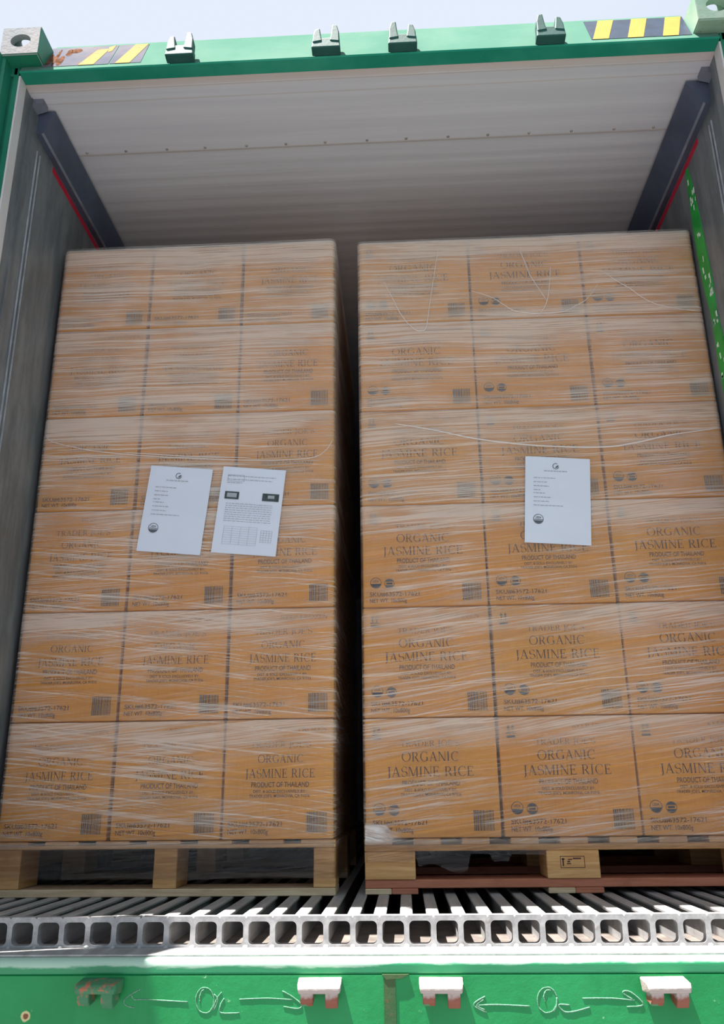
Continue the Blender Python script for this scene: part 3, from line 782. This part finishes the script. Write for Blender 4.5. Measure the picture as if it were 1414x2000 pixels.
def sans_polys(text):
    """triangulated outline of the built-in sans font, unit cap height"""
    if text not in _sans:
        cu = bpy.data.curves.new('t', 'FONT'); cu.body = text; cu.size = 1.0; cu.offset = 0.012; cu.resolution_u = 3
        ob = bpy.data.objects.new('t', cu); COL.objects.link(ob)
        dg = bpy.context.evaluated_depsgraph_get(); dg.update()
        me = bpy.data.meshes.new_from_object(ob.evaluated_get(dg))
        vs = [(v.co.x, v.co.y) for v in me.vertices]
        fs = [[vs[i] for i in p.vertices] for p in me.polygons]
        x0 = min(v[0] for v in vs); x1 = max(v[0] for v in vs)
        hmax = 0.70
        _sans[text] = [[((x - x0) / (x1 - x0), y_ / hmax) for x, y_ in f] for f in fs]
        bpy.data.objects.remove(ob); bpy.data.curves.remove(cu); bpy.data.meshes.remove(me)
    return _sans[text]
def sans_line(b, text, x0, z, width, h, y=0.0):
    for f in sans_polys(text):
        b.face([(x0 + px * width, y, z + py * h) for px, py in f])

# ------------------------------------------------------------------ cartons
HBOX = 0.3400
YP = -0.0005
def carton_meshes(w, depth, seals):
    """meshes of one carton: body, printed text, barcode, handling mark, two round seals. Front face at y = 0."""
    out = {}
    g = 0.0035 if seals else 0.0045
    b = MB()
    b.box(-w / 2 + g, w / 2 - g, 0.0, depth - 0.004, 0.0012, HBOX - 0.0025, 0.004, 2)
    for s in (-1, 1):                                                # folded flaps showing as a double edge at top
        b.box(-w / 2 + g + 0.004, w / 2 - g - 0.004, 0.006, depth - 0.01, HBOX - 0.0028, HBOX - 0.0008)
        break
    out['body'] = b
    k = w
    def fx(t): return -w / 2 + t * w
    def fz(t): return HBOX * (1 - t)
    b = MB()
    if seals:
        tw = dict(keep=(0.555, 0.915), tj=0.176, og=0.170, jr=0.256, pt=0.170, xc=0.497)
    else:
        tw = dict(keep=(0.49, 0.93), tj=0.180, og=0.136, jr=0.207, pt=0.171, xc=0.515)
    kx0, kx1 = tw['keep']
    serif_line(b, 'KEEP FROZEN', (fx(kx0) + fx(kx1)) / 2, fz(0.108), (kx1 - kx0) * w, 0.0125, YP)
    xc = fx(tw['xc'])
    serif_line(b, "TRADER JOE'S", xc, fz(0.245), tw['tj'], 0.0170, YP)
    serif_line(b, 'ORGANIC', xc, fz(0.372), tw['og'], 0.0270 if seals else 0.0225, YP)
    serif_line(b, 'JASMINE RICE', xc, fz(0.498), tw['jr'], 0.0275 if seals else 0.0250, YP)
    sans_line(b, 'PRODUCT OF THAILAND', xc - tw['pt'] / 2, fz(0.575), tw['pt'], 0.0145, YP)
    sans_line(b, 'DIST. & SOLD EXCLUSIVELY BY:', xc - tw['pt'] * .46, fz(0.622), tw['pt'] * .90, 0.0085, YP)
    sans_line(b, "TRADER JOE'S, MONROVIA, CA 91016", xc - tw['pt'] * .53, fz(0.660), tw['pt'] * 1.04, 0.0085, YP)
    sx0 = fx(0.062)
    sans_line(b, 'SKU#63572-17621', sx0, fz(0.893), 0.158, 0.0130, YP)
    sans_line(b, 'NET WT. 10x800g', sx0, fz(0.953), 0.118, 0.0130, YP)
    out['print'] = b
    b = MB()                                                          # barcode block low on the right
    cx, cz, bw, bh = fx(0.872 if seals else 0.845), fz(0.862), 0.060, 0.056
    rs = random.Random(11)
    x = cx - bw / 2
    while x < cx + bw / 2 - 0.002:
        ww = rs.choice((0.0011, 0.0011, 0.0020, 0.0030))
        b.face([(x, YP, cz - bh / 2), (x + ww, YP, cz - bh / 2), (x + ww, YP, cz + bh / 2), (x, YP, cz + bh / 2)])
        x += ww + rs.choice((0.0010, 0.0012, 0.0018))
    out['barcode'] = b
    if seals:
        def seal(cx, cz, r, first):
            b = MB()
            o = arc_pts(cx, cz, r, r, 0, 360, 36); i_ = arc_pts(cx, cz, r * .90, r * .90, 0, 360, 36)
            for q in range(36): b.face([(o[q][0], YP, o[q][1]), (o[q + 1][0], YP, o[q + 1][1]), (i_[q + 1][0], YP, i_[q + 1][1]), (i_[q][0], YP, i_[q][1])])
            if first:
                half = arc_pts(cx, cz, r * .88, r * .88, 190, 350, 20)
                b.face([(p[0], YP, p[1]) for p in half])
                sans_line(b, 'USDA', cx - r * .55, cz + r * .12, r * 1.1, r * .42, YP)
            else:
                half = arc_pts(cx, cz, r * .88, r * .88, 200, 340, 20)
                b.face([(p[0], YP, p[1]) for p in half])
                half = arc_pts(cx, cz, r * .88, r * .88, 25, 155, 20)
                b.face([(p[0], YP, p[1]) for p in half])
                b.face([(cx - r * .6, YP, cz - r * .16), (cx + r * .6, YP, cz - r * .16), (cx + r * .6, YP, cz + r * .2), (cx - r * .6, YP, cz + r * .2)])
            return b
        out['seal'] = [seal(fx(0.112), fz(0.765), 0.0178, True), seal(fx(0.220), fz(0.773), 0.0160, False)]
        b = MB()                                                      # this-way-up arrows above a bar, box below
        ax, az = fx(0.100), fz(0.125)
        for d in (-0.0065, 0.0065):
            b.face([(ax + d - 0.005, YP, az + 0.008), (ax + d + 0.005, YP, az + 0.008), (ax + d, YP, az + 0.019)])
            b.face([(ax + d - 0.0018, YP, az - 0.004), (ax + d + 0.0018, YP, az - 0.004), (ax + d + 0.0018, YP, az + 0.009), (ax + d - 0.0018, YP, az + 0.009)])
        b.face([(ax - 0.014, YP, az - 0.008), (ax + 0.014, YP, az - 0.008), (ax + 0.014, YP, az - 0.005), (ax - 0.014, YP, az - 0.005)])
        b.face([(ax - 0.013, YP, az - 0.020), (ax + 0.013, YP, az - 0.020), (ax + 0.013, YP, az - 0.013), (ax - 0.013, YP, az - 0.013)])
        out['mark'] = b
    return out
def make_carton(w, depth, seals):
    parts = carton_meshes(w, depth, seals)
    root = parts['body'].build('carton', M['card'])
    parts['print'].build('printed_text', M['print'], root, recalc=False)
    tag(parts['barcode'].build('barcode', M['ink_blue'], root, recalc=False), 'dark printed barcode')
    for s in parts.get('seal', ()):
        tag(s.build('seal', M['ink_blue'], root, recalc=False), 'round printed seal')
    if 'mark' in parts: parts['mark'].build('handling_mark', M['ink_blue'], root, recalc=False)
    return root
def copy_tree(o, parent=None):
    c = o.copy(); COL.objects.link(c); c.parent = parent
    for ch in list(o.children): copy_tree(ch, c)
    return c
LX, LY, LZ = -1.1416, 0.4076, 0.1490
RX, RY, RZ = -0.0584, 0.4299, 0.1480
rows = ['bottom layer', 'second-lowest layer', 'third-lowest layer', 'third-highest layer', 'second-highest layer', 'top layer']
used = {}
def stack(X, Y, Z, w, d, seals, side, cols, grp):
    proto = None
    rs = random.Random(3 if seals else 5)
    for r in range(6):
        for c in range(3):
            if proto is None:
                proto = o = make_carton(w, d, seals)
            else:
                o = copy_tree(proto)
            o.location = (X + w * (c + 0.5) + rs.uniform(-0.0015, 0.0015), Y + rs.uniform(-0.0005, 0.0035), Z + r * HBOX)
            o.rotation_euler = (0, 0, R(rs.uniform(-0.15, 0.15)))
            tag(o, 'printed carton in the %s of the %s load, %s' % (rows[r], side, cols[c]), 'carton', grp)
    return proto
pl = stack(LX, LY, LZ, 1.0 / 3, 0.4, False, 'left', ('beside the left wall', 'in the middle', 'beside the dark gap'), 'printed rice cartons on the left pallet')
pr = stack(RX, RY, RZ, 0.4, 1.0 / 3, True, 'right', ('beside the dark gap', 'in the middle', 'beside the right wall'), 'printed rice cartons on the right pallet')
# cartons further back that line the gap between the loads
for (X, Y, Z, w, d, proto, side, col_) in ((LX, LY, LZ, 1.0 / 3, 0.4, pl, 'left', 2), (RX, RY, RZ, 0.4, 1.0 / 3, pr, 'right', 0)):
    body = proto.data
    for r in range(6):
        for q in (1, 2):
            o = bpy.data.objects.new('carton', body); COL.objects.link(o)
            o.location = (X + w * (col_ + 0.5), Y + d * q + 0.003, Z + r * HBOX)
            tag(o, 'brown carton behind the front stack lining the %s side of the dark gap' % side, 'carton', 'hidden cartons lining the %s side of the gap' % side)

# ------------------------------------------------------------------ pallets
def bev_board(x0, x1, y0, y1, z0, z1):
    return MB().box(x0, x1, y0, y1, z0, z1, 0.0018, 1)
pal = empty('pallet', (LX + 0.5, LY, 0.0))
for x0, x1 in ((-0.5, -0.418), (-0.192, -0.125), (0.437, 0.5)) if False else ((-0.5, -0.418), (-0.026, 0.042), (0.437, 0.5)):
    for y0 in (0.004, 0.53, 1.06):
        bev_board(x0, x1, y0, y0 + 0.135, 0.021, 0.127).build('block', M['wood'], pal)
for y0 in (0.0, 0.53, 1.06):
    bev_board(-0.5, 0.5, y0, y0 + 0.14, 0.0, 0.0205).build('bottom_board', M['wood_pale'], pal)
    bev_board(-0.5, 0.5, y0, y0 + 0.14, 0.1275, 0.1380).build('stringer_board', M['wood'], pal)
for i in range(7):
    x0 = -0.5 + i * (1.0 - 0.10) / 6
    bev_board(x0, x0 + 0.10, 0.0, 1.2, 0.1385, 0.1488).build('deck_board', M['wood'], pal)
tag(pal, 'pale wooden pallet under the left load with its front void filmed over', 'pallet', 'wooden pallets under the loads')

pal = empty('pallet', (RX + 0.6, RY, 0.0))
for x0, x1 in ((-0.6, -0.455), (-0.082, 0.067), (0.455, 0.6)):
    for y0 in (0.0, 0.43, 0.86):
        bl = bev_board(x0, x1, y0, y0 + 0.14, 0.0385, 0.1130).build('block', M['wood'], pal)
        if y0 == 0.0 and x0 == -0.082:                                 # ink stamp frame on the middle block
            b = MB(); y = -0.0005; sx, sz = -0.030, 0.066
            def q(x0_, x1_, z0_, z1_): b.face([(x0_, y, z0_), (x1_, y, z0_), (x1_, y, z1_), (x0_, y, z1_)])
            q(sx - .014, sx + .055, sz, sz + .0016); q(sx - .014, sx + .055, sz + .030, sz + .0316); q(sx - .014, sx - .0124, sz, sz + .0316); q(sx + .0534, sx + .055, sz, sz + .0316)
            q(sx - .008, sx - .004, sz + .005, sz + .026); q(sx - .010, sx - .001, sz + .022, sz + .025); q(sx + .004, sx + .016, sz + .010, sz + .013); q(sx + .006, sx + .014, sz + .015, sz + .019)
            q(sx + .022, sx + .045, sz + .023, sz + .027); q(sx + .008, sx + .020, sz + .021, sz + .024)
            tag(b.build('ink_stamp', M['print'], bl, recalc=False), 'dark ink stamp frame')
    bev_board(x0, x0 + 0.075, 0.0, 1.0, 0.0, 0.0150).build('bottom_board', M['wood_pale'], pal)
    bev_board(x0 + 0.0755, x1 + 0.006, 0.0, 1.0, 0.0, 0.0150).build('bottom_board', M['wood_red'], pal)
for y0 in (0.004, 0.43, 0.856):
    bev_board(-0.6, 0.6, y0, y0 + 0.135, 0.0155, 0.0380).build('bottom_stringer', M['wood_red'], pal)
    bev_board(-0.6, 0.6, y0 - 0.004, y0 + 0.14, 0.1135, 0.1300).build('stringer_board', M['wood'], pal)
for i in range(9):
    x0 = -0.6 + i * (1.2 - 0.080) / 8
    bev_board(x0, x0 + 0.080, 0.0, 1.0, 0.1305, 0.1478).build('deck_board', M['wood'], pal)
tag(pal, 'wooden pallet under the right load with a red brown lower board', 'pallet', 'wooden pallets under the loads')

# ------------------------------------------------------------------ stretch film around each load
def hash2(i, j):
    v = math.sin(i * 127.1 + j * 311.7) * 43758.5453
    return v - math.floor(v)
def vnoise(x, y):
    i, j = math.floor(x), math.floor(y); fx, fy = x - i, y - j
    fx = fx * fx * (3 - 2 * fx); fy = fy * fy * (3 - 2 * fy)
    return (hash2(i, j) * (1 - fx) + hash2(i + 1, j) * fx) * (1 - fy) + (hash2(i, j + 1) * (1 - fx) + hash2(i + 1, j + 1) * fx) * fy
def wrap(X, Y, width, depth, z0f, ztop, zb, mat, name, label, seed, tilt):
    """film sheet: along both flanks and across the front, rounded at the corners"""
    off = 0.007
    path = []
    yb = Y + depth
    xa, xb, ya = X - 0.003, X + width + 0.003, Y - off
    for k in range(9): path.append((xa, yb + (ya + 0.02 - yb) * k / 8))
    for a in (30, 60): path.append((xa + 0.02 - 0.02 * math.cos(R(a)), ya + 0.02 - 0.02 * math.sin(R(a))))
    n = 110
    for k in range(n + 1): path.append((xa + 0.02 + (xb - xa - 0.04) * k / n, ya))
    for a in (60, 30): path.append((xb - 0.02 + 0.02 * math.cos(R(a)), ya + 0.02 - 0.02 * math.sin(R(a))))
    for k in range(9): path.append((xb, ya + 0.02 + (yb - ya - 0.02) * k / 8))
    NZ = 230
    bm = bmesh.new()
    grid = []
    for (px, py) in path:
        colv = []
        zlow = z0f(px)
        for j in range(NZ + 1):
            z = zlow + (ztop - zlow) * j / NZ
            front = abs(py - ya) < 1e-6
            fr = ((z - zb) / HBOX) % 1.0
            pinch = math.exp(-((min(fr, 1 - fr)) / 0.035) ** 2) if zb < z < ztop - 0.05 else 0.0
            zz = z + tilt * (px - X) * max(0.0, 1 - z / 1.7) + 0.03 * vnoise(px * 1.7 + seed, z * 2.0)
            wr = (vnoise(px * 2.2 + seed, zz * 42) - 0.5) * 0.0030 + (vnoise(px * 4.5 + seed, zz * 105) - 0.5) * 0.0018
            dy = wr + pinch * 0.0025
            if z < zb - 0.02: dy += 0.010 * math.sin(math.pi * min(1, (zb - z) / 0.1)) * 0.4
            if front: p = (px, py + min(dy, 0.0045), z)
            else: p = (px + (0.001 if px > X + width / 2 else -0.001) * 0, py, z)
            colv.append(bm.verts.new(p))
        grid.append(colv)
    for i in range(len(grid) - 1):
        for j in range(NZ):
            bm.faces.new((grid[i][j], grid[i + 1][j], grid[i + 1][j + 1], grid[i][j + 1]))
    b = MB(); b.bm.free(); b.bm = bm
    o = b.build(name, mat, None, smooth=True, recalc=False)
    tag(o, label, 'stretch film', 'film wraps around the loads')
    return o
M['film_l'] = film('stretch_film_left', LZ, HBOX, -0.07, 0.11)
M['film_r'] = film('stretch_film_right', RZ, HBOX, -0.135, -0.09)
def low_left(x): return 0.048 + 0.02 * max(0, -0.9 - x) * 2 + 0.004 * math.sin(x * 14)
def low_right(x):
    z = 0.104 + 0.003 * math.sin(x * 9)
    if 0.09 < x < 0.24: z = 0.068 + 0.012 * math.sin((x - 0.09) * 40) if x < 0.235 else 0.095
    if 0.30 < x < 0.36: z = 0.085
    if x > 0.46: z = 0.116
    if x < 0.085: z = 0.085
    return z
wl_ = wrap(LX, LY, 1.0, 1.2, low_left, LZ + 6 * HBOX + 0.004, LZ, M['film_l'], 'stretch_wrap', 'clear creased plastic film wrapped around the carton load on the left pallet', 1.3, -0.06)
wr_ = wrap(RX, RY, 1.2, 1.0, low_right, RZ + 6 * HBOX + 0.004, RZ, M['film_r'], 'stretch_wrap', 'clear creased plastic film wrapped around the carton load on the right pallet', 7.7, -0.10)
STR_R = [[(0.035, 2.012), (0.061, 1.951), (0.083, 1.897), (0.11, 1.848), (0.141, 1.815), (0.163, 1.811), (0.179, 1.824), (0.195, 1.918), (0.213, 2.025), (0.234, 2.146)], [(0.523, 2.138), (0.538, 2.087), (0.556, 2.021), (0.584, 1.96), (0.607, 1.911)], [(0.63, 2.05), (0.621, 1.975), (0.607, 1.911), (0.586, 1.87), (0.566, 1.85)], [(0.34, 1.966), (0.412, 1.936), (0.456, 1.902), (0.499, 1.874), (0.589, 1.862), (0.662, 1.867), (0.71, 1.891), (0.749, 1.916), (0.791, 1.973)], [(0.814, 2.026), (0.856, 1.984), (0.898, 1.952), (0.938, 1.913), (0.98, 1.885), (1.058, 1.861), (1.130, 1.847)], [(0.059, 1.457), (0.19, 1.429), (0.336, 1.391), (0.532, 1.361), (0.745, 1.349), (0.857, 1.362), (0.962, 1.384), (1.048, 1.395), (1.126, 1.404)]]
STR_L = [[(-1.132, 1.448), (-1.105, 1.419), (-1.012, 1.392), (-0.921, 1.374), (-0.706, 1.349), (-0.476, 1.332), (-0.319, 1.327), (-0.215, 1.333), (-0.171, 1.358), (-0.15, 1.392)], [(-0.859, 1.372), (-0.653, 1.352), (-0.424, 1.338)]]
for par, lst, y in ((wr_, STR_R, RY - 0.0095), (wl_, STR_L, LY - 0.0095)):
    for i, st in enumerate(lst):
        path = smooth_path([(x, y, z) for x, z in st], 6)
        b = MB().tube(path, lambda t, k=i: (0.0012 if k not in (5,) else 0.0022) * (0.6 + 0.7 * math.sin(math.pi * t) ** 0.5 if 0 < t < 1 else 0.6), 6, 0.5)
        b.build('film_strand', M['strand'], par, smooth=True)

# bunched film at the lower left corner of the right load
b = MB(); rs = random.Random(9)
NX, NZ_ = 26, 16
gr = []
for i in range(NX + 1):
    row = []
    for j in range(NZ_ + 1):
        u, v = i / NX, j / NZ_
        taper = 0.034 * (1 - u) ** 0.7 + 0.004
        x = RX + 0.002 + 0.135 * u
        z = 0.168 - 0.030 * u + (v - 0.5) * 2 * taper + 0.004 * math.sin(u * 19)
        edge = math.sin(math.pi * v) ** 0.5
        y = RY - 0.0105 - 0.006 * edge * (0.4 + vnoise(u * 7, v * 13)) * (1 - 0.6 * u)
        row.append(b.bm.verts.new((x, y, z)))
    gr.append(row)
for i in range(NX):
    for j in range(NZ_):
        b.bm.faces.new((gr[i][j], gr[i + 1][j], gr[i + 1][j + 1], gr[i][j + 1]))
def bunch():
    t = NT('film_bunch'); c = t.coord(); x, y, z = t.sep(c)
    zz = t.math('ADD', z, t.math('MULTIPLY', x, 0.25))
    n = t.noise(t.comb(t.math('MULTIPLY', x, 14), 0.0, t.math('MULTIPLY', zz, 130)), 1.0, 3, 0.6)
    fade = t.math('MULTIPLY', t.ramp(x, 0.065, -0.03, 0.0, 1.0), t.math('MULTIPLY', t.ramp(z, 0.128, 0.150), t.ramp(z, 0.198, 0.172)))
    d = t.node('ShaderNodeBsdfDiffuse', {'Color': (0.90, 0.86, 0.84)}).outputs[0]
    tr = t.node('ShaderNodeBsdfTransparent', {'Color': (1, 1, 1)}).outputs[0]
    return t.done(t.node('ShaderNodeMixShader', {0: t.math('MULTIPLY', t.ramp(n, 0.30, 0.62, 0.25, 0.75), fade), 1: tr, 2: d}).outputs[0])
b.build('film_bunch', bunch(), wr_, smooth=True, recalc=False)

# ------------------------------------------------------------------ papers taped on the film
def sheet(cx, cz, y, ang, label, kind):
    e = empty('paper_sheet', (cx, y, cz))
    e.rotation_euler = (0, R(ang), 0)
    W, Hh = 0.210, 0.297
    b = MB()
    nx, nz = 14, 20
    def wv(x, z): return 0.0011 * math.sin(z * 46 + x * 9) * math.sin(x * 13 + 1) - 0.0006 * math.cos(z * 90 + x * 20)
    gs = [[[b.bm.verts.new((W * (i / nx - .5), wv(W * (i / nx - .5), Hh * (j / nz - .5)) * .6 + t, Hh * (j / nz - .5))) for j in range(nz + 1)] for i in range(nx + 1)] for t in (0, 0.0004)]
    for i in range(nx):
        for j in range(nz):
            b.bm.faces.new((gs[0][i][j], gs[0][i + 1][j], gs[0][i + 1][j + 1], gs[0][i][j + 1]))
            b.bm.faces.new((gs[1][i][j], gs[1][i][j + 1], gs[1][i + 1][j + 1], gs[1][i + 1][j]))
    b.build('page', M['paper'], e, smooth=True, recalc=False)
    y = -0.0014
    def q(b, x0, x1, z0, z1): b.face([(x0, y, z0), (x1, y, z0), (x1, y, z1), (x0, y, z1)])
    rs = random.Random(int(cx * 1000))
    def words(b, x0, z, total, h):
        x = x0
        while x < x0 + total:
            w = rs.uniform(0.004, 0.014); q(b, x, min(x + w, x0 + total), z, z + h); x += w + 0.0025
    if kind == 'cert':
        b = MB()
        words(b, -0.045, 0.098, 0.075, 0.0028)
        b.build('heading', M['paper_grey'], e, recalc=False); b = MB()
        for i, (z, tot) in enumerate(((0.073, .070), (0.059, .045), (0.045, .050), (0.031, .022), (0.020, .036), (0.006, .056), (-0.008, .050), (-0.022, .095))):
            words(b, -0.078, z, tot, 0.0022)
        b.build('printed_text', M['paper_grey'], e, recalc=False)
        b = MB()
        o = arc_pts(-0.006, 0.117, 0.0105, 0.0105, 60, 350, 24); i_ = arc_pts(-0.006, 0.117, 0.0085, 0.0085, 60, 350, 24)
        for k in range(24): b.face([(o[k][0], y, o[k][1]), (o[k + 1][0], y, o[k + 1][1]), (i_[k + 1][0], y, i_[k + 1][1]), (i_[k][0], y, i_[k][1])])
        b.face([(-0.009, y, 0.111), (-0.001, y, 0.112), (0.004, y, 0.121), (-0.003, y, 0.119)])
        b.build('logo', M['paper_ink'], e, recalc=False)
        b = MB(); cx_, cz_, r = -0.062, -0.068, 0.0165
        o = arc_pts(cx_, cz_, r, r, 0, 360, 36); i_ = arc_pts(cx_, cz_, r * .90, r * .90, 0, 360, 36)
        for k in range(36): b.face([(o[k][0], y, o[k][1]), (o[k + 1][0], y, o[k + 1][1]), (i_[k + 1][0], y, i_[k + 1][1]), (i_[k][0], y, i_[k][1])])
        b.face([(p[0], y, p[1]) for p in arc_pts(cx_, cz_, r * .9, r * .9, 200, 340, 18)])
        sans_line(b, 'USDA', cx_ - r * .55, cz_ + r * .10, r * 1.1, r * .45, y)
        q(b, cx_ - r * .85, cx_ + r * .85, cz_ - r * .16, cz_ - r * .06)
        b.build('seal', M['paper_ink'], e, recalc=False)
    else:
        b = MB()
        for z, tot in ((0.104, .15), (0.116, .16), (0.092, .05)): words(b, -0.085, z, tot, 0.0022)
        b.build('heading', M['paper_grey'], e, recalc=False); b = MB()
        for i in range(9): words(b, -0.080, 0.020 - i * 0.0075, 0.155, 0.0016)
        b.build('printed_text', M['paper_grey'], e, recalc=False); b = MB()
        for i in range(9): q(b, -0.075, 0.035, -0.058 - i * 0.0075, -0.0574 - i * 0.0075)
        for i in range(5): q(b, -0.075 + i * 0.0275, -0.0744 + i * 0.0275, -0.118, -0.0574)
        for i in range(6): q(b, 0.048, 0.084, -0.066 - i * 0.0078, -0.0653 - i * 0.0078)
        for i in range(5): q(b, 0.048 + i * 0.009, 0.0487 + i * 0.009, -0.105, -0.0653)
        b.build('printed_table', M['paper_grey'], e, recalc=False); b = MB()
        for x0, x1, z0, z1 in ((-0.085, -0.030, 0.098, 0.120),):
            q(b, x0, x1, z0, z0 + .001); q(b, x0, x1, z1, z1 + .001); q(b, x0, x0 + .001, z0, z1); q(b, x1, x1 + .001, z0, z1)
        b.build('heading_frame', M['paper_grey'], e, recalc=False)
        for x0, x1 in ((-0.087, -0.040), (0.038, 0.093)):
            b = MB(); q(b, x0, x1, 0.036, 0.062)
            b.build('printed_photo', M['photo_dark'], e, recalc=False)
        b = MB(); y = -0.0018; q(b, -0.080, -0.047, 0.042, 0.057); q(b, 0.056, 0.078, 0.045, 0.056)
        b.build('printed_photo', M['paper_grey'], e, recalc=False)
    tag(e, label, 'paper', 'paper sheets on the wrapped loads')
    return e
sheet(-0.666, 1.162, LY - 0.0115, 5.6, 'white paper with short lines and a round seal on the left load', 'cert')
sheet(-0.422, 1.151, LY - 0.0115, 5.6, 'white paper with two dark photos and printed tables on the left load', 'table')
sheet(0.581, 1.167, RY - 0.0115, 4.6, 'white paper with short lines and round seal, the only sheet on the right load', 'cert')
